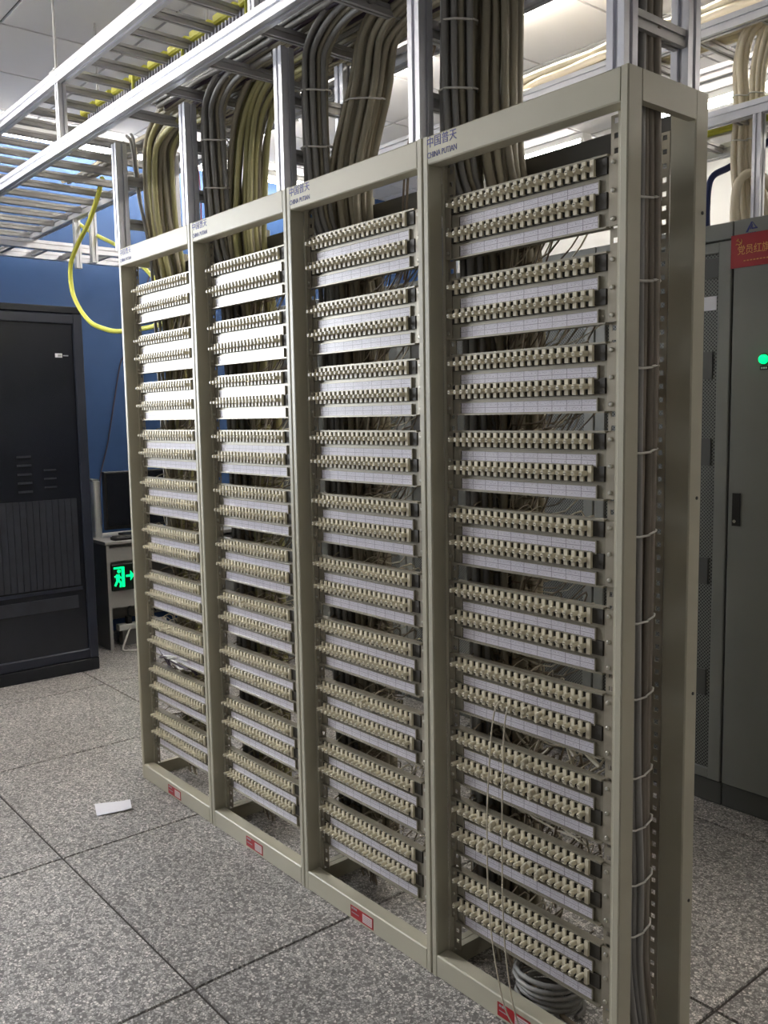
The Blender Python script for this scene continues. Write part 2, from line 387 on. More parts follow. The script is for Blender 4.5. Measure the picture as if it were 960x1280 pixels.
for i in range(4):
    r = rp if i == 0 else copy_tree(rp)
    r.location = (i*RW, 0, 0); racks.append(r)
    r['label'] = ['beige open metal rack at the far left end of the row', 'beige open metal rack, second from the left in the row',
                  'beige open metal rack, third from the left in the row', 'beige open metal rack at the right end, nearest the camera'][i]
for i, r in enumerate(racks):
    rack_marks(r)
    x = .242
    t = MB(); t.box(x, x+.108, -.0008, 0, .010, .046)
    st = t.build('asset_tag', 'red_print', r, (0, 0, 0)); st['label'] = 'small red asset sticker'
    MB().box(x+.058, x+.102, -.0014, -.0008, .015, .041).build('tag_panel', 'pale_print', st, (0, 0, 0))
    k = MB()
    for q in range(4): k.box(x+.061, x+.098, -.0018, -.0014, .0185+q*.0055, .0205+q*.0055)
    for q in range(3): k.box(x+.006+q*.009, x+.013+q*.009, -.0012, -.0008, .036, .042)
    k.box(x+.006, x+.04, -.0012, -.0008, .024, .0265); k.build('tag_print', 'grey_print', st, (0, 0, 0))
# two dark holes and bolts on the outer edge of the end rack
for z in (1.93, 1.31, .86, .36):
    MB().cyl((RW-.0011, .272, z), (RW+.0006, .272, z), .004, 8).build('bolt_hole', 'black_plastic', racks[3], (0, 0, 0))

# ------------------------------------------------------------------ connector modules
ROWZ = (.0575, .1275); NP = 20; PITCH = .02145; PX0 = .0635
def connector_mesh():
    b = MB(); h = PITCH/2
    b.box(h-.0050, h+.0050, -.0125, -.003, -.0172, .0172, 0)     # cream lug between the clips
    b.box(-.0054, .0054, -.0075, -.003, -.0165, .0165, 1)        # black clip behind the barrel
    b.tube([(0, -.007, 0), (0, -.0285, 0), (0, -.0305, 0)], [.0060, .0060, .0045], 8, 0)
    b.box(-.003, .003, -.0312, -.0305, -.0006, .0006, 1)          # screw slot on the barrel end
    return b.mesh('link_connector', ['cream_plastic', 'black_plastic'])
CONN = connector_mesh()
def open_mesh():
    b = MB(); h = PITCH/2
    b.box(h-.0050, h+.0050, -.0125, -.003, -.0172, .0172, 0); b.box(-.0054, .0054, -.0075, -.003, -.0165, .0165, 1)
    b.tube([(.001, -.008, .006), (.006, -.030, .004), (.0065, -.032, .004)], [.0062, .0062, .005], 8, 0)
    b.tube([(.001, -.008, -.007), (-.001, -.024, -.010), (-.001, -.026, -.010)], [.0055, .0055, .004], 8, 0)
    return b.mesh('loose_connector', ['cream_plastic', 'black_plastic'])
LOOSE = open_mesh()
def M_panel():
    b = MB(); b.box(.050, .518, 0, .003, 0, .150); b.box(.050, .518, .003, .014, .1475, .150); b.box(.050, .518, -.008, 0, .146, .150)
    b.box(.050, .518, -.010, 0, 0, .0035); b.box(.050, .518, .003, .012, 0, .002)
    return b.mesh('panel', 'module_metal')
def M_strip():
    b = MB(); b.box(.052, .484, -.004, 0, -.0185, .0185, 0); b.box(.052, .484, -.0065, -.004, .0155, .0195, 1)
    b.box(.4865, .515, -.005, 0, -.0165, .0165, 0)
    return b.mesh('socket_strip', ['module_dark', 'module_metal'])
def M_holder():
    b = MB(); x0, x1, z0, z1 = .078, .497, .0025, .0325
    b.box(x0, x1, -.006, 0, z0, z0+.0025); b.box(x0, x1, -.006, 0, z1-.0025, z1); b.box(x0, x0+.003, -.006, 0, z0, z1); b.box(x1-.003, x1, -.006, 0, z0, z1)
    return b.mesh('label_holder', 'module_metal')
def M_flange(x0, x1):
    b = MB(); b.box(x0, x1, -.003, .0045, .004, .147, 0); xm = (x0+x1)/2
    for z in (.018, .075, .132): b.tube([(xm, -.003, z), (xm, -.006, z), (xm, -.0068, z)], [.005, .005, .003], 8, 1)
    return b.mesh('flange', ['flange_metal', 'screw_steel'])
PANEL, STRIP, HOLDER = M_panel(), M_strip(), M_holder()
FL, FR = M_flange(.030, .050), M_flange(.519, .541)
def M_label(z0):
    b = MB(); b.box(.082, .493, -.0035, -.0008, z0, z0+.025); return b.mesh('label_strip', 'label_paper')
LAB = [M_label(.005), M_label(.074)]
def M_wires(seed):
    rd = random.Random(seed); b = MB()
    for k in range(44):
        x = rd.uniform(.07, .50); z = rd.choice(ROWZ)+rd.uniform(-.012, .012); bx = .10+rd.uniform(-.03, .05); dz = rd.uniform(-.07, -.005) if rd.random() < .75 else rd.uniform(.02, .05)
        yy = rd.uniform(.05, .10)
        P = [(x, .004, z), (x-.01, yy, z+rd.uniform(-.015, .012)), ((x*.6+bx*.4), yy+.015, .0+dz+rd.uniform(-.01, .01)), (bx, .12, dz-.02), (bx+rd.uniform(-.01, .01), .13, dz-.09)]
        b.tube(smooth_path(P, 4), rd.uniform(.0014, .0024), 4, 0 if rd.random() < .65 else 1, False)
    return b.mesh('wiring', ['wire_brown', 'wire_cream'])
WIRES = [M_wires(s) for s in (1, 2, 3)]
def make_module(loose=(), wires=0):
    m = thing('connector_module', 'x', 'module', (0, 0, 0))
    kids = [link('panel', PANEL, m), link('flange', FL, m), link('flange', FR, m)]
    for q in (0, 1):
        kids.append(link('socket_strip', STRIP, m, (0, 0, ROWZ[q])))
        h = link('label_holder', HOLDER, m, (0, 0, (0, .069)[q])); kids.append(h)
        kids.append(link('label_strip', LAB[q], m))
        for k in range(NP):
            kids.append(link('link_connector', LOOSE if (q, k) in loose else CONN, m, (PX0+k*PITCH, 0, ROWZ[q])))
    w = link('wiring', WIRES[wires], m); w['kind'] = 'stuff'; kids.append(w)
    KIDS[m.name] = kids
    return m
ORD = ['topmost', 'second from the top', 'third from the top', 'fourth from the top', 'fifth from the top', 'fifth from the bottom', 'fourth from the bottom', 'third from the bottom', 'second from the bottom', 'lowest']
ZB = [1.890, 1.694, 1.508, 1.320, 1.130, .937, .744, .548, .354, .158]
LOOSEN = {(3, 6): {(0, 11), (0, 13), (1, 11)}, (3, 7): {(1, 10), (1, 11), (0, 8), (0, 12)}, (3, 8): {(1, 6), (0, 4), (0, 5), (0, 11), (0, 13), (1, 9)}, (2, 7): {(1, 9), (1, 10)}, (1, 6): {(1, 7)}, (0, 7): {(1, 5), (1, 8)}}
protos = {}
for r in range(4):
    for k in range(10):
        lo = tuple(sorted(LOOSEN.get((r, k), ()))); wv = (r+k) % 3
        key = (lo, wv)
        if key not in protos: m = make_module(lo, wv); protos[key] = m
        else:
            src = protos[key]; m = src.copy(); COL.objects.link(m)
            for ch in KIDS[src.name]: c = ch.copy(); COL.objects.link(c); c.parent = m
        m.location = (r*RW, YR-.0045, ZB[k]-.005)
        m['label'] = f'{ORD[k]} two-row module of cream connectors in the {RDESC[r]}'
        m['group'] = f'connector modules in the {RDESC[r]}'

# ------------------------------------------------------------------ uprights above the racks
def upright_frame(xb, top, label, rear=True):
    t = thing('upright_frame', label, 'cable support', (xb, 0, RH), 'aluminium upright frames on the racks')
    xc = xb-.029
    MB().bar((xc, .024, RH), (xc, .024, top), .042, .046, (0, 1, 0)).build('front_upright', 'aluminium', t)
    MB().bar((xc, .250, RH), (xc, .250, top), .042, .046, (0, 1, 0)).build('rear_upright', 'aluminium', t)
    z = 2.285
    while z < top-.05:
        MB().bar((xc, .047, z), (xc, .227, z), .03, .036).build('rung', 'rung_steel', t); z += .165
UL = ['aluminium uprights on the left end of the farthest rack', 'aluminium uprights between the first and second racks from the left', 'aluminium uprights between the two middle racks',
      'tall aluminium uprights between the two nearest racks', 'tall aluminium uprights on the right end of the nearest rack']
for k, top in enumerate((2.588, 2.588, 2.588, 3.33, 3.33)): upright_frame(k*RW+(.028 if k == 0 else 0)-(.006 if k == 4 else 0), top, UL[k])

# ------------------------------------------------------------------ cable ladders
def ladder(label, xa, xb, y0, y1, z, rungs, w=.042, h=.05, rw=.026, rh=.030, axis='x', tubes=False):
    t = thing('cable_ladder', label, 'cable tray', (xa, y0, z))
    def P(u, v, zz=z): return (u, v, zz) if axis == 'x' else (v, u, zz)
    for y in (y0, y1): MB().bar(P(xa, y), P(xb, y), w, h).build('side_rail', 'aluminium', t)
    for u in rungs: MB().bar(P(u, y0+w/2), P(u, y1-w/2), rw, rh).build('rung', 'rung_steel', t)
    return t
lower = ladder('long lower aluminium cable ladder directly above the racks', -2.3, 3.3, -.10, .40, 2.615, [-2.1+.2*k for k in range(11)]+[.2+.3*k-.2 for k in range(1, 11)])
upper = ladder('upper aluminium cable ladder holding the yellow fibre duct', -2.3, 2.6, -.10, .27, 2.885, [-2.1+.175*k for k in range(26)])
# posts tying the two ladders, and threaded hangers
for k, x in enumerate((-.255, 1.224)):
    MB_ = MB().bar((x, -.10, 2.64), (x, -.10, 2.86), .034, .034, (0, 1, 0)); MB_.build('post', 'aluminium', upper)
for k, (x, y, z) in enumerate(((-.285, -.10, 2.91), (-.75, .27, 2.91), (.30, .27, 2.91), (1.25, .27, 2.91), (-1.45, -.10, 2.91))):
    b = MB(); b.cyl((x, y, z), (x, y, ZC), .006, 6); b.cyl((x, y, z-.005), (x, y, z+.02), .014, 6); b.box(x-.025, x+.025, y-.022, y+.022, z, z+.006)
    b.build('hanger_rod', 'rung_steel', upper)
cross = ladder('low cable ladder crossing in front of the blue wall', -.6, 2.6, -2.42, -2.08, 2.56, [-.5+.2*k for k in range(16)], axis='y')
b = MB(); b.bar((-2.25, .33, 2.585), (-2.25, .33, 2.30), .034, .034, (0, 1, 0)); 
for k, (x, y) in enumerate(((-1.2, .40), (-1.42, .40))): MB().bar((x, y, 2.59), (x, y, 2.33), .032, .032, (0, 1, 0)).build('drop_post', 'aluminium', lower)
ba = ladder('aluminium cable ladder over the grey cabinets, lower one', -.9, 3.6, 1.60, 2.0, 2.565, [-.8+.25*k for k in range(18)])
bb = ladder('aluminium cable ladder over the grey cabinets, upper one', -.9, 3.6, 1.60, 2.0, 2.885, [-.7+.25*k for k in range(18)])
for x in (.35,): MB().bar((x, 1.60, 2.59), (x, 1.60, 2.86), .04, .04, (0, 1, 0)).build('post', 'aluminium', bb)
for x in (1.815, .3): MB().bar((x, 1.60, 2.18), (x, 1.60, 2.54), .032, .036, (0, 1, 0)).build('post', 'aluminium', ba)
for x in (.12, 1.2, 2.4):
    for y in (1.60, 2.0): MB().cyl((x, y, 2.91), (x, y, ZC), .006, 6).build('hanger_rod', 'rung_steel', bb)

# yellow fibre duct lying on the upper ladder
d = thing('fibre_duct', 'yellow comb-sided fibre duct between the rungs of the upper cable ladder', 'cable duct', (-.6, .17, 2.872))
for k in range(8, 21):
    xa = -2.1+.175*k+.022; xb = xa+.131
    MB().chbox(xa, xb, .150, .224, 2.892, 2.926, .006, 'x').build('duct_section', 'yellow_duct', d)
    MB().chbox(xa-.006, xa, .155, .207, 2.896, 2.922, .006, 'x').build('end_cap', 'tie_white', d)
b = MB(); x = -.6
while x < 1.6:
    b.box(x, x+.010, .153, .163, 2.842, 2.880); b.box(x, x+.010, .20, .21, 2.842, 2.880); x += .024
c = b.build('comb_fingers', 'comb_grey', d); c['kind'] = 'stuff'
for x in (-.1, .33, .78, 1.02):
    MB().tube(smooth_path([(x, .16, 2.905), (x+.004, .145, 2.91), (x+.006, .14, 2.88), (x+.008, .14, 2.77)], 4), .006, 5).build('yellow_strap', 'yellow_fibre', d)

# ------------------------------------------------------------------ cables
def bundle(name, label, path, n, R, rc, mats, group, ties=(), seed=0, wob=.004, n_smooth=6, flat=1.0):
    rd = random.Random(seed); P = smooth_path(path, n_smooth)
    t = thing(name, label, 'cables', path[-1], group)
    for k in range(n):
        rr = R*math.sqrt((k+.5)/n); th = k*2.39996; pts = []
        ph = rd.uniform(0, 6.28); tw = rd.uniform(.5, 1.1); o = rd.uniform(-1, 1)
        for i, p in enumerate(P):
            tt = (P[min(i+1, len(P)-1)]-P[max(i-1, 0)]).normalized()
            a = tt.cross(Vector((0, 1, 0)) if abs(tt.y) < .8 else Vector((1, 0, 0))).normalized(); bb_ = a.cross(tt).normalized()
            s = i/len(P); an = th+s*tw*1.2
            q = p + a*flat*(rr*math.cos(an)+wob*math.sin(ph+s*9)) + bb_*(rr*math.sin(an)+wob*math.cos(ph+s*7))
            pts.append(q)
        mt = mats[k % len(mats)] if rd.random() < .8 else rd.choice(mats)
        MB().tube(pts, rc*rd.uniform(.88, 1.1), 6).build('cable', mt, t)
    for z in ties:
        i = min(range(len(P)), key=lambda q: abs(P[q].z-z)); p = P[i]
        b = MB(); ring = [(p.x+(R*flat+rc*.75)*math.cos(u*math.pi/6), p.y+(R+rc*.75)*math.sin(u*math.pi/6), z+.004*math.sin(u)) for u in range(13)]
        b.tube(ring, .0028, 4, cap=False); b.build('cable_tie', 'tie_white', t)
    return t
BR = [['cable_olive', 'cable_tan', 'cable_brown'], ['cable_olive', 'cable_olive', 'cable_tan'], ['cable_brown', 'cable_tan', 'cable_tan'], ['cable_brown', 'cable_tan', 'cable_brown']]
BN = ['olive-brown cable bundle dropping into the farthest rack', 'yellowish cable bundle dropping into the second rack from the left', 'brown cable bundle curving down into the second rack from the right', 'thick brown cable bundle dropping into the nearest rack']
for i in range(4):
    xb = i*RW
    low = [(xb+.085, .175, 2.1), (xb+.125, .185, 1.88), (xb+.14, .19, 1.5), (xb+.14, .19, 1.0), (xb+.145, .19, .55), (xb+.15, .185, .16)]
    if i == 3: top = [(xb+.10, .20, 3.2), (xb+.085, .20, 2.85), (xb+.075, .20, 2.5), (xb+.07, .19, 2.25)]
    elif i == 2: top = [(xb+.62, .20, 2.67), (xb+.36, .2, 2.66), (xb+.21, .2, 2.6), (xb+.155, .2, 2.46), (xb+.085, .19, 2.27)]
    elif i == 1: top = [(xb+.50, .21, 2.67), (xb+.30, .21, 2.665), (xb+.16, .21, 2.60), (xb+.10, .2, 2.48), (xb+.075, .19, 2.28)]
    else: top = [(xb+.45, .16, 2.66), (xb+.25, .16, 2.66), (xb+.10, .16, 2.60), (xb+.06, .16, 2.48), (xb+.065, .16, 2.28)]
    bundle('cable_bundle', BN[i], top+low, 22, .060, .0105, BR[i], 'brown cable bundles feeding the racks', (2.42,) if i == 2 else (), i+3, .006)
GN = ['thin grey cable bundle beside the left end uprights', 'grey cable bundle tied on the uprights left of the second rack', 'grey cable bundle tied on the uprights between the middle racks', 'flat grey cable bundle tied on the uprights beside the nearest rack']
for i in range(1, 4):
    xb = i*RW
    tp = 3.2 if i == 3 else 2.60
    hd = [(xb+.03, .105, tp), (xb+.028, .10, 2.5)] if i == 3 else [(xb+.45, .08, 2.66), (xb+.2, .085, 2.655), (xb+.06, .09, 2.59), (xb+.03, .095, 2.48)]
    bundle('cable_bundle', GN[i], hd+[(xb+.028, .10, 2.25), (xb+.035, .105, 2.1), (xb+.062, .125, 1.9), (xb+.066, .13, 1.2), (xb+.07, .14, .5), (xb+.07, .15, .12)], 16, .042, .0088, ['cable_grey', 'cable_grey', 'cable_brown'],
           'grey cable bundles on the uprights', (2.46, 2.3), i+20, .003)
bundle('cable_bundle', 'grey cable bundle running down inside the open right end of the nearest rack', [(2.345, .12, 3.2), (2.345, .12, 2.6), (2.342, .12, 2.25), (2.338, .128, 2.0), (2.338, .13, 1.6), (2.338, .128, 1.1), (2.338, .126, .7), (2.34, .13, .45), (2.34, .125, .25), (2.34, .15, .07)],
       26, .053, .0095, ['cable_dun', 'cable_dun', 'cable_grey', 'cable_dun'], None, (1.95, 1.78, 1.6, 1.42, 1.24, 1.05, .88, .7, .58, .45, .33), 41, .004, 6, .55)
# thin strands by the left end
bundle('thin_cable_pair', 'thin pale cable pair hanging at the left end uprights', [(-.1, .12, 2.66), (-.03, .10, 2.6), (.0, .10, 2.4), (.06, .11, 2.2), (.07, .12, 2.0), (.06, .14, 1.0)], 3, .012, .006, ['cable_grey', 'cable_cream'], None, (), 55)
bundle('thin_cable_pair', 'two thin dark cables slanting beside the brown bundle of the middle rack', [(1.60, .30, 2.64), (1.56, .27, 2.55), (1.50, .24, 2.3), (1.47, .23, 2.1), (1.46, .22, 1.9)], 2, .012, .004, ['wire_brown'], None, (), 56)
# cables lying along the lower ladder
def tray_run(name, label, xa, xb, y0, y1, z, n, rc, mats, seed, layers=2, parts='cable'):
    rd = random.Random(seed); t = thing(name, label, 'cables', (xa, y0, z))
    for k in range(n):
        y = y0+(y1-y0)*(k//layers+.5)/math.ceil(n/layers); zz = z+rc+(k % layers)*rc*1.8
        pts = []; x = xa+rd.uniform(0, .25); xe = xb-rd.uniform(0, .2)
        while x < xe: pts.append((x, y+rd.uniform(-1, 1)*rc*.8, zz+rd.uniform(-1, 1)*rc*.25)); x += .17
        MB().tube(smooth_path(pts, 2), rc*rd.uniform(.85, 1.1), 5).build(parts, rd.choice(mats), t)
    return t
tray_run('tray_cables', 'grey and brown cables lying along the lower ladder above the racks', .18, 3.0, .02, .36, 2.634, 40, .0095, ['cable_grey', 'cable_grey', 'cable_brown', 'cable_tan', 'dark_wire'], 5)
tray_run('tray_cables', 'cream cables lying along the upper ladder over the grey cabinets', .3, 3.4, 1.64, 1.84, 2.902, 15, .02, ['cable_cream'], 6, 3)
tray_run('tray_cables', 'yellow and white cables lying along the lower ladder over the grey cabinets', -.4, 3.3, 1.66, 1.9, 2.585, 12, .011, ['yellow_fibre', 'cable_cream', 'tie_white', 'cable_grey', 'blue_wire'], 8)
# cable knots on the ladder near the wall
tray_run('tray_cables', 'pale cables lying on the left end of the lower ladder', -1.0, .2, .14, .24, 2.63, 4, .010, ['cable_grey', 'cable_cream'], 9)
for k, (lab, P) in enumerate((('left thick cream cable bundle dropping onto the grey cabinet', [(2.3, 1.72, 2.94), (1.95, 1.72, 2.94), (1.74, 1.72, 2.91), (1.675, 1.72, 2.80), (1.68, 1.72, 2.6), (1.675, 1.72, 2.42), (1.70, 1.72, 2.18)]),
                              ('right thick cream cable bundle dropping onto the grey cabinet', [(2.3, 1.74, 2.96), (2.05, 1.74, 2.95), (1.81, 1.74, 2.91), (1.74, 1.74, 2.79), (1.725, 1.74, 2.6), (1.72, 1.75, 2.42), (1.76, 1.76, 2.18)]))):
    bundle('cable_bundle', lab, P, 6, .021, .0125, ['cable_cream'], 'cream cable bundles over the grey cabinet', (2.66, 2.5), 60+k, .002)
MBt = thing('wire', 'dark blue cable dropping onto the mesh door cabinet', 'cable', (1.585, 1.68, 2.18))
MB().tube(smooth_path([(1.78, 1.93, 2.59), (1.70, 1.88, 2.52), (1.62, 1.76, 2.43), (1.575, 1.70, 2.385), (1.56, 1.70, 2.278), (1.563, 1.70, 2.175)]), .013, 6).build('sheath', 'blue_wire', MBt)
bt = thing('wire', 'short cream cable arching onto the mesh door cabinet', 'cable', (1.70, 1.66, 2.18))
MB().tube(smooth_path([(1.80, 1.75, 2.30), (1.75, 1.70, 2.37), (1.705, 1.66, 2.33), (1.695, 1.66, 2.18)]), .018, 6).build('sheath', 'cable_cream', bt)

def single(name, label, path, r, mat, cat='cable', n=6):
    o = MB(); o.tube(smooth_path(path, 6), r, n); o = o.build(name, mat, None, Vector(path[-1])); o.location = path[-1]; return tag(o, label, cat)
single('fibre_cable', 'long yellow cable looping down left of the farthest rack', [(-.70, .25, 2.635), (-.80, .28, 2.63), (-.86, .3, 2.615), (-.993, .3, 2.502), (-1.188, .3, 2.395), (-1.278, .3, 2.306), (-1.254, .3, 2.159), (-1.078, .3, 2.019), (-.882, .3, 1.958), (-.667, .3, 1.929), (-.3, .32, 1.93), (.05, .34, 1.98)], .012, 'yellow_fibre')
single('fibre_cable', 'yellow cable sloping behind the top of the farthest rack', [(-1.7, .40, 2.66), (-1.589, .42, 2.639), (-1.265, .42, 2.499), (-.875, .42, 2.351), (-.534, .42, 2.16), (-.4, .42, 2.05), (-.35, .42, 1.9)], .010, 'yellow_fibre')
single('wall_wire', 'thin dark red wire running down the blue wall', [(-2.62, 1.40, 2.55), (-2.62, 1.19, 2.0), (-2.63, 1.138, 1.871), (-2.63, 1.03, 1.368), (-2.62, .952, 1.091), (-2.60, .94, .78)], .005, 'dark_wire')
single('red_wire', 'thin red wire hanging behind the left end upright', [(-.02, .38, 2.60), (-.02, .39, 2.4), (-.01, .37, 2.1)], .003, 'red_print')
single('hanging_wire', 'left of two cream wires hanging in front of the nearest rack', [(2.04, .03, .80), (2.045, .0, .81), (2.035, -.01, .74), (2.02, -.012, .5), (2.03, -.012, .25), (2.07, -.012, .07), (2.11, -.014, .02)], .0019, 'wire_cream', 'wire', 5)
single('hanging_wire', 'right of two cream wires hanging in front of the nearest rack', [(2.075, .03, .795), (2.08, .0, .81), (2.075, -.01, .74), (2.07, -.012, .5), (2.075, -.012, .25), (2.10, -.012, .09), (2.13, -.014, .02)], .0019, 'wire_cream', 'wire', 5)
# coil and cables on the floor inside the nearest rack
co = MB(); rd = random.Random(3)
pts = [(2.09+(.088+.006*math.sin(u*.7))*math.cos(u*math.pi/8), .14+(.075+.006*math.cos(u*.5))*math.sin(u*math.pi/8), .008+u*.00095) for u in range(97)]
co.tube(pts, .007, 5); o = co.build('cable_coil', 'cable_grey', None, (2.09, .14, 0)); o.location = (2.09, .14, 0); tag(o, 'coil of grey cable on the floor inside the nearest rack', 'cable')
for k, (dy, lab) in enumerate(((0, 'front brown cable on the floor inside the nearest rack'), (.03, 'rear brown cable on the floor inside the nearest rack'))):
    single('floor_cable', lab, [(1.88, .20+dy, .10), (1.95, .16+dy, .02), (2.1, .10+dy*.3, .012+k*.02), (2.25, .075+dy, .010), (2.36, .10+dy, .011), (2.46, .2+dy, .009)], .007, 'wire_brown')
# loose cream stubs lying on the modules of the nearest rack
for k, (x, z, dx) in enumerate(((2.17, .705, .05), (2.20, .70, .09), (2.24, .70, .13))):
    single('wire_stub', ['leftmost', 'middle', 'rightmost'][k]+' cream wire stub lying on a lower module of the nearest rack', [(x, .10, z+.075), (x+dx*.4, .085, z+.03), (x+dx, .075, z+.006)], .006 if k < 2 else .0035, 'wire_cream', 'wire')
# white wire tangle in the farthest rack
b = MB(); rd = random.Random(12)
for k in range(14):
    P = [(.10+rd.uniform(0, .3), .035+rd.uniform(0, .06), .535+rd.uniform(-.02, .05)) for q in range(5)]
    b.tube(smooth_path(P, 5), .004, 4, 0 if k % 3 else 1, False)
tag(b.build('wire_tangle', ['tie_white', 'dark_wire']), 'tangle of white wires between lower modules of the farthest rack', 'wires', kind='stuff')
b = MB()
for k in range(16):
    P = [(1.90+rd.uniform(0, .40), .07+rd.uniform(0, .12), rd.choice((.325, .515, .70))+rd.uniform(-.01, .03)) for q in range(4)]
    b.tube(smooth_path(P, 5), .0032, 4, 0 if k % 2 else 1, False)
tag(b.build('wire_tangle', ['wire_cream', 'wire_brown']), 'loose wires lying behind the lower modules of the nearest rack', 'wires', kind='stuff')

# ------------------------------------------------------------------ grey cabinets behind the racks
CYF, CD, CH = 1.53, .6, 2.175
def grey_cabinet(x0, x1, mesh, label):
    t = thing('equipment_cabinet', label, 'cabinet', (x0, CYF, 0), 'grey cabinets in the row behind the racks'); g = .003
    b = MB(); b.box(x0+g, x1-g, CYF+.03, CYF+CD, 0, CH-.002); b.build('body', 'grey_cabinet', t)
    MB().chbox(x0+g, x1-g, CYF+.004, CYF+.03, 2.115, CH, .003, 'x').build('top_fascia', 'grey_cabinet', t)
    MB().chbox(x0+g, x1-g, CYF+.012, CYF+.03, 0, .09, .003, 'x').build('plinth', 'grey_dark', t)
    if not mesh:
        MB().chbox(x0+g+.002, x1-g-.002, CYF, CYF+.028, .096, 2.108, .004).build('door', 'grey_cabinet', t)
        h = MB().chbox(x0+.024, x0+.056, CYF-.008, CYF, 1.083, 1.203, .003).build('handle', 'black_plastic', t)
        MB().cyl((x0+.036, CYF-.010, 1.10), (x0+.036, CYF-.008, 1.10), .006, 8).build('keyhole', 'screw_steel', h)
        MB().cyl((x0+.13, CYF-.004, 1.68), (x0+.13, CYF, 1.68), .021, 16).build('lamp_bezel', 'black_plastic', t)
        b = MB(); b.tube([(x0+.13, CYF-.004, 1.68), (x0+.13, CYF-.014, 1.68), (x0+.13, CYF-.019, 1.68)], [.017, .016, .009], 14); b.build('indicator_lamp', 'green_lamp', t)
        p = MB().box(x0+.115, x0+.148, CYF-.002, CYF, 1.643, 1.657).build('lamp_plate', 'black_plastic', t)
        b = MB()
        for q in range(3): b.box(x0+.119+q*.008, x0+.125+q*.008, CYF-.0026, CYF-.002, 1.647, 1.653)
        b.build('plate_print', 'white_paper', p)
        # blue triangular emblem on the fascia
        e = MB(); ex, ez, ye = x0+.068, 2.127, CYF+.003
        def quad(pts): e.add([(ex+u*.022, ye, ez+v*.034) for u, v in pts]+[(ex+u*.022, ye+.001, ez+v*.034) for u, v in pts], [(0, 1, 2, 3), (4, 7, 6, 5), (0, 4, 5, 1), (1, 5, 6, 2), (2, 6, 7, 3), (3, 7, 4, 0)])
        quad([(-1, 0), (-.65, 0), (.15, 1), (-.1, 1)]); quad([(.05, 1), (.2, .95), (1, .25), (.8, .25)]); quad([(.05, .25), (1, .25), (.95, .38), (.05, .38)]); quad([(.0, .25), (.14, .25), (.14, .8), (.0, .72)]); quad([(-.3, .25), (-.15, .25), (.05, .6), (-.02, .68)])
        for q in range(4): e.box(ex-.014+q*.008, ex-.009+q*.008, ye, ye+.001, ez-.006, ez-.002)
        e.build('emblem', 'blue_print', t)
    else:
        w = .053
        for xa, xb, za, zb in ((x0+g, x0+w, .096, 2.108), (x1-w, x1-g, .096, 2.108), (x0+w, x1-w, 2.07, 2.108), (x0+w, x1-w, .096, .135)):
            MB().chbox(xa, xb, CYF, CYF+.028, za, zb, .003, 'z' if zb-za > .5 else 'x').build('door_frame', 'grey_cabinet', t)
        MB().box(x0+w, x1-w, CYF+.010, CYF+.013, .135, 2.07).build('mesh_sheet', 'perforated_sheet', t)
        MB().box(x0+w, x1-w, CYF+.005, CYF+.010, 1.985, 2.055).build('header_strip', 'grey_dark', t)
        MB().box(x1-w-.2, x1-w-.01, CYF+.0085, CYF+.010, 1.87, 1.92).build('paper_note', 'white_paper', t)
        for zz in (.42, .85, 1.3, 1.62): MB().box(x0+w+.02, x1-w-.02, CYF+.004, CYF+.010, zz, zz+.10).build('equipment_face', 'grey_dark', t)
    return t
XA = 1.764
ga = grey_cabinet(XA, XA+.6, False, 'grey cabinet with solid door, green lamp and black handle at right')
names = ['mesh door cabinet seen beside the right end of the racks', 'mesh door cabinet seen through the nearest rack', 'mesh door cabinet seen through the second rack from the right', 'mesh door cabinet, third from the left behind the racks', 'mesh door cabinet, second from the left behind the racks', 'mesh door cabinet farthest left behind the racks']
for k in range(6): grey_cabinet(XA-.6*(k+1), XA-.6*k, True, 'grey '+names[k])
s = thing('red_sign', 'red sign with gold emblem and Chinese characters on the grey cabinet', 'sign', (XA, CYF, 2.007))
MB().box(XA-.004, XA+.40, CYF-.004, CYF, 2.007, 2.122).build('sign_board', 'red_print', s)
tx = link('lettering', text_mesh('党员红旗设备', .036, 'gold_print', .84), s, (.022, -.0045, .047)); tx['label'] = 'gold Chinese characters'
b = MB()
for q in range(16): b.box(XA+.045+q*.012, XA+.053+q*.012, CYF-.0046, CYF-.004, 2.027, 2.031)
b.build('small_print', 'gold_print', s)
em = MB(); cx, cz, yy = XA+.027, 2.098, CYF-.0046    # emblem: hammer crossed with a sickle
arc = [(cx+.010*math.cos(a), yy, cz+.011*math.sin(a)) for a in [(-2.5+.28*q) for q in range(13)]]
em.tube(arc, [.0006+.0018*math.sin(math.pi*min(1, .1+q/13)) for q in range(13)], 5)
em.tube([(cx-.012, yy, cz-.011), (cx-.007, yy, cz-.007)], .0018, 5)
em.tube([(cx-.005, yy, cz+.005), (cx+.010, yy, cz-.010)], .0014, 5); em.tube([(cx-.009, yy, cz+.002), (cx-.002, yy, cz+.009)], .0026, 5)
em.build('emblem', 'gold_print', s)

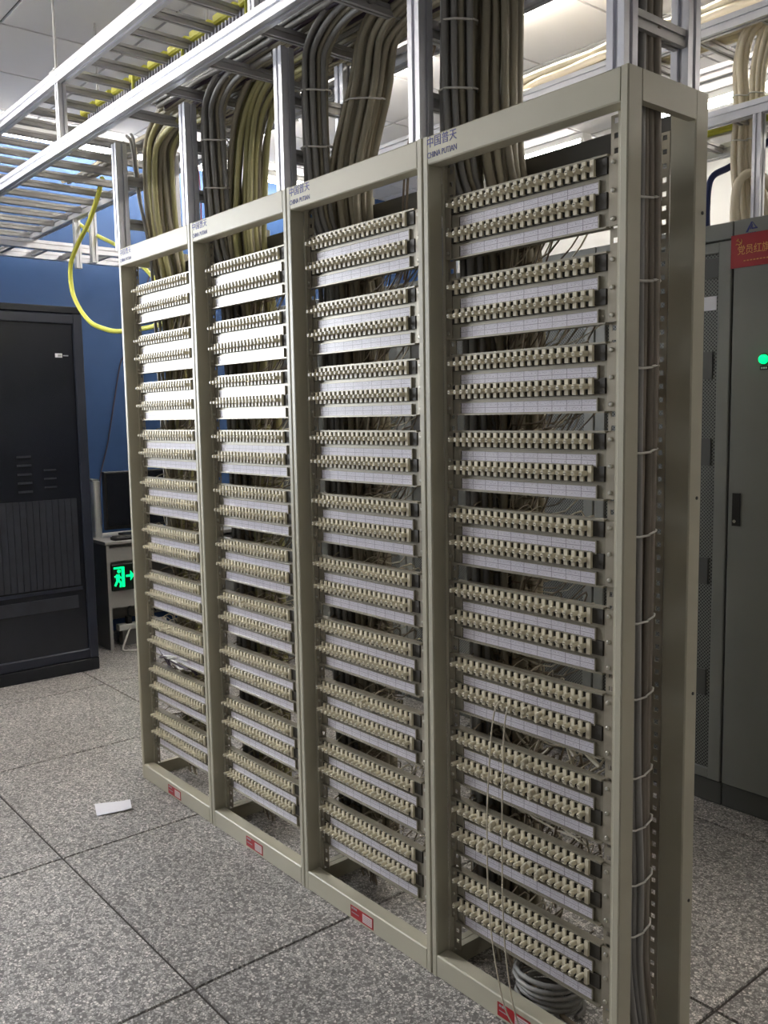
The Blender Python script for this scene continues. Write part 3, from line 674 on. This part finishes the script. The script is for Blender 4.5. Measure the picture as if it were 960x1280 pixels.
# ------------------------------------------------------------------ navy server cabinet at the left
nx, ny0, ny1, nz = -1.75, -.25, .535, 2.165
n = thing('server_cabinet', 'tall dark navy server cabinet in front of the blue wall', 'cabinet', (nx, ny1, 0))
MB().box(-2.5, nx-.03, ny0, ny1, .0, nz).build('body', 'navy_paint', n)
MB().chbox(nx-.03, nx-.002, ny0, ny1, .0, .075, .003, 'y').build('plinth', 'navy_dark', n)
fw = .055
for ya, yb, za, zb in ((ny0, ny0+fw, .08, nz-.045), (ny1-fw, ny1, .08, nz-.045), (ny0+fw, ny1-fw, nz-.10, nz-.045), (ny0+fw, ny1-fw, .08, .135)):
    MB().chbox(nx-.03, nx, ya, yb, za, zb, .004, 'z' if zb-za > .5 else 'y').build('door_frame', 'navy_paint', n)
MB().chbox(nx-.03, nx-.004, ny0, ny1, nz-.04, nz, .004, 'y').build('top_fascia', 'navy_dark', n)
ya, yb = ny0+fw, ny1-fw
MB().box(nx-.022, nx-.016, ya, yb, .135, nz-.10).build('door_sheet', 'navy_dark', n)
yy = ya+.02
while yy < yb-.06:       # upright cards behind the lower door
    MB().box(nx-.016, nx-.010, yy, yy+.034, .53, 1.05).build('card', 'navy_card', n); yy += .037
MB().box(nx-.016, nx-.011, ya+.02, yb-.02, .500, .520).build('card_rail', 'navy_paint', n)
MB().box(nx-.016, nx-.008, ya+.03, yb-.05, .395, .47).build('louvre_panel', 'navy_card', n)
for k in range(5): MB().box(nx-.016, nx-.009, .12, .20, 1.10+k*.05, 1.112+k*.05).build('vent_slot', 'navy_card', n)
for k in range(3): MB().box(nx-.016, nx-.009, .27, .34, 1.12+k*.05, 1.13+k*.05).build('vent_slot', 'navy_card', n)
bd = MB().box(nx-.016, nx-.012, .372, .412, 1.872, 1.895).build('badge', 'white_paper', n); bd['label'] = 'small white badge'
k = MB(); k.box(nx-.012, nx-.0113, .387, .409, 1.877, 1.889); k.build('badge_field', 'grey_print', bd)
MB().box(nx-.016, nx-.0135, .418, .448, 1.880, 1.887).build('badge_mark', 'grey_print', n)

# ------------------------------------------------------------------ desk corner
dx0, dx1, dy0, dy1, dz = -2.60, -2.12, .765, 2.0, .72
dk = thing('desk', 'grey desk with open front standing against the blue wall', 'desk', (dx1, dy0, 0))
MB().chbox(dx0, dx1+.01, dy0-.01, dy1, dz-.022, dz, .003, 'y').build('desk_top', 'desk_edge', dk)
for y in (dy0, dy1-.022):
    p = MB().box(dx0, dx1-.006, y, y+.02, 0, dz-.022).build('side_panel', 'desk_grey', dk)
    MB().box(dx1-.006, dx1, y, y+.02, 0, dz-.022).build('edge_band', 'desk_edge', p)
MB().box(dx0+.01, dx0+.025, dy0+.02, dy1-.022, .1, dz-.022).build('back_panel', 'desk_edge', dk)
MB().box(dx0+.025, dx1-.03, dy0+.02, dy1-.022, .37, .39).build('shelf', 'desk_edge', dk)
MB().box(dx1-.05, dx1-.035, dy0+.02, dy1-.022, .58, dz-.05).build('drawer_front', 'desk_edge', dk)
MB().box(dx1-.05, dx1-.035, dy0+.02, dy1-.022, .27, .37).build('lower_apron', 'desk_edge', dk)
ex = thing('exit_sign', 'lit green exit sign with running man and arrow on the desk shelf', 'sign', (-2.12, .80, .39))
xf = -2.100; eh0, eh1, ey0, ey1 = .415, .555, .800, .955
MB().chbox(xf-.03, xf, ey0-.008, ey1+.008, .392, eh1+.012, .004, 'y').build('sign_case', 'sign_black', ex)
g_ = MB()
def gp(pts, m=g_):    # flat lit shape on the sign face; (y, z)
    k = len(pts); m.add([(xf+.001, y, z) for y, z in pts]+[(xf, y, z) for y, z in pts], [tuple(range(k)), tuple(range(2*k-1, k-1, -1))]+[(i, (i+1) % k, k+(i+1) % k, k+i) for i in range(k)])
def Y(u): return ey0+u*.125
def Z(v): return eh0+v*.14
def strip(a, b_, w): 
    dy, dz_ = b_[0]-a[0], b_[1]-a[1]; l = math.hypot(dy*.125, dz_*.14); ny, nz_ = -dz_*.14/l*w, dy*.125/l*w
    gp([(Y(a[0])+ny, Z(a[1])+nz_), (Y(b_[0])+ny, Z(b_[1])+nz_), (Y(b_[0])-ny, Z(b_[1])-nz_), (Y(a[0])-ny, Z(a[1])-nz_)])
strip((.0, .92), (.55, .92), .006); strip((.50, .95), (.50, .0), .010)                      # door frame
gp([(Y(.28)+.012*math.cos(a*math.pi/5), Z(.76)+.012*math.sin(a*math.pi/5)) for a in range(10)])   # head
strip((.22, .62), (.20, .36), .012); strip((.20, .36), (.04, .08), .007); strip((.22, .36), (.36, .2), .007); strip((.36, .2), (.33, .0), .006)
strip((.22, .58), (.40, .42), .005); strip((.20, .58), (.03, .5), .005)
strip((.66, .5), (.92, .5), .007); gp([(Y(.90), Z(.74)), (Y(.90), Z(.26)), (Y(1.12), Z(.5))])
g_.build('running_man', 'green_glow', ex)
mo = thing('monitor', 'black computer monitor on the desk seen past the farthest rack', 'monitor', (-2.3, 1.1, dz))
MB().chbox(-2.33, -2.29, .845, 1.34, .775, 1.165, .006, 'y').build('screen_housing', 'monitor_black', mo)
MB().box(-2.289, -2.286, .86, 1.325, .80, 1.15).build('screen', 'navy_dark', mo)
MB().cyl((-2.31, 1.09, .735), (-2.31, 1.09, .84), .025, 10).build('neck', 'monitor_black', mo)
MB().chbox(-2.42, -2.2, .98, 1.20, dz, dz+.015, .004, 'y').build('foot', 'monitor_black', mo)
kb = thing('keyboard', 'black keyboard lying on the desk below the monitor', 'keyboard', (-2.17, 1.0, dz))
MB().chbox(-2.20, -2.115, .83, 1.25, dz, dz+.02, .004, 'y').build('case', 'monitor_black', kb)
b = MB()
for i in range(4):
    for j in range(18): b.box(-2.194+i*.019, -2.178+i*.019, .84+j*.0215, .858+j*.0215, dz+.02, dz+.026)
q = b.build('keys', 'grey_dark', kb); q['kind'] = 'stuff'
pr = thing('printer', 'white office machine on the desk against the blue wall', 'printer', (-2.48, .86, dz))
MB().chbox(-2.62, -2.36, .80, .845, dz, 1.10, .008, 'z').build('housing', 'lamp_white', pr)
MB().box(-2.6, -2.38, .80, .845, 1.10, 1.112).build('lid', 'grey_cabinet', pr)
ps = thing('power_strip', 'white power strip on the floor under the desk', 'power strip', (-2.2, 1.0, 0))
MB().chbox(-2.25, -2.19, .86, 1.2, .10, .14, .006, 'y').build('strip_body', 'lamp_white', ps)
MB().box(-2.25, -2.19, .88, 1.18, 0, .10).build('riser', 'desk_grey', ps)
for y in (.92, .99):
    p = MB().chbox(-2.24, -2.20, y, y+.035, .14, .19, .005).build('plug', 'monitor_black', ps)
    MB().tube(smooth_path([(-2.22, y+.017, .19), (-2.22, y+.025, .25), (-2.21, y+.09, .26), (-2.2, y+.14, .2)]), .006, 5).build('plug_cord', 'monitor_black', p)
single('power_cable', 'pale power cable looping on the floor in front of the desk', [(-1.95, 1.05, .01), (-1.97, .95, .009), (-2.0, .84, .008), (-2.06, .82, .01), (-2.12, .87, .06), (-2.18, .93, .12)], .007, 'tie_white')

# ------------------------------------------------------------------ paper on the floor
pc = [(.132, -.263), (.192, -.141), (.28, -.174), (.243, -.299)]
b = MB(); N = 8
vs = []
for i in range(N+1):
    for j in range(N+1):
        u, v = i/N, j/N
        x = (pc[0][0]*(1-u)+pc[1][0]*u)*(1-v)+(pc[3][0]*(1-u)+pc[2][0]*u)*v; y = (pc[0][1]*(1-u)+pc[1][1]*u)*(1-v)+(pc[3][1]*(1-u)+pc[2][1]*u)*v
        vs.append((x, y, .004+.010*max(0, u-.7)*3*max(0, u-.7)+.004*u*v))
b.add(vs, [(i*(N+1)+j, (i+1)*(N+1)+j, (i+1)*(N+1)+j+1, i*(N+1)+j+1) for i in range(N) for j in range(N)])
b.add([(x, y, z-.003) for x, y, z in vs], [(i*(N+1)+j, i*(N+1)+j+1, (i+1)*(N+1)+j+1, (i+1)*(N+1)+j) for i in range(N) for j in range(N)])
o = b.build('paper_sheet', 'white_paper', None, (.2, -.22, 0)); o.location = (.2, -.22, 0); tag(o, 'white folded sheet of paper lying on the terrazzo floor', 'paper')
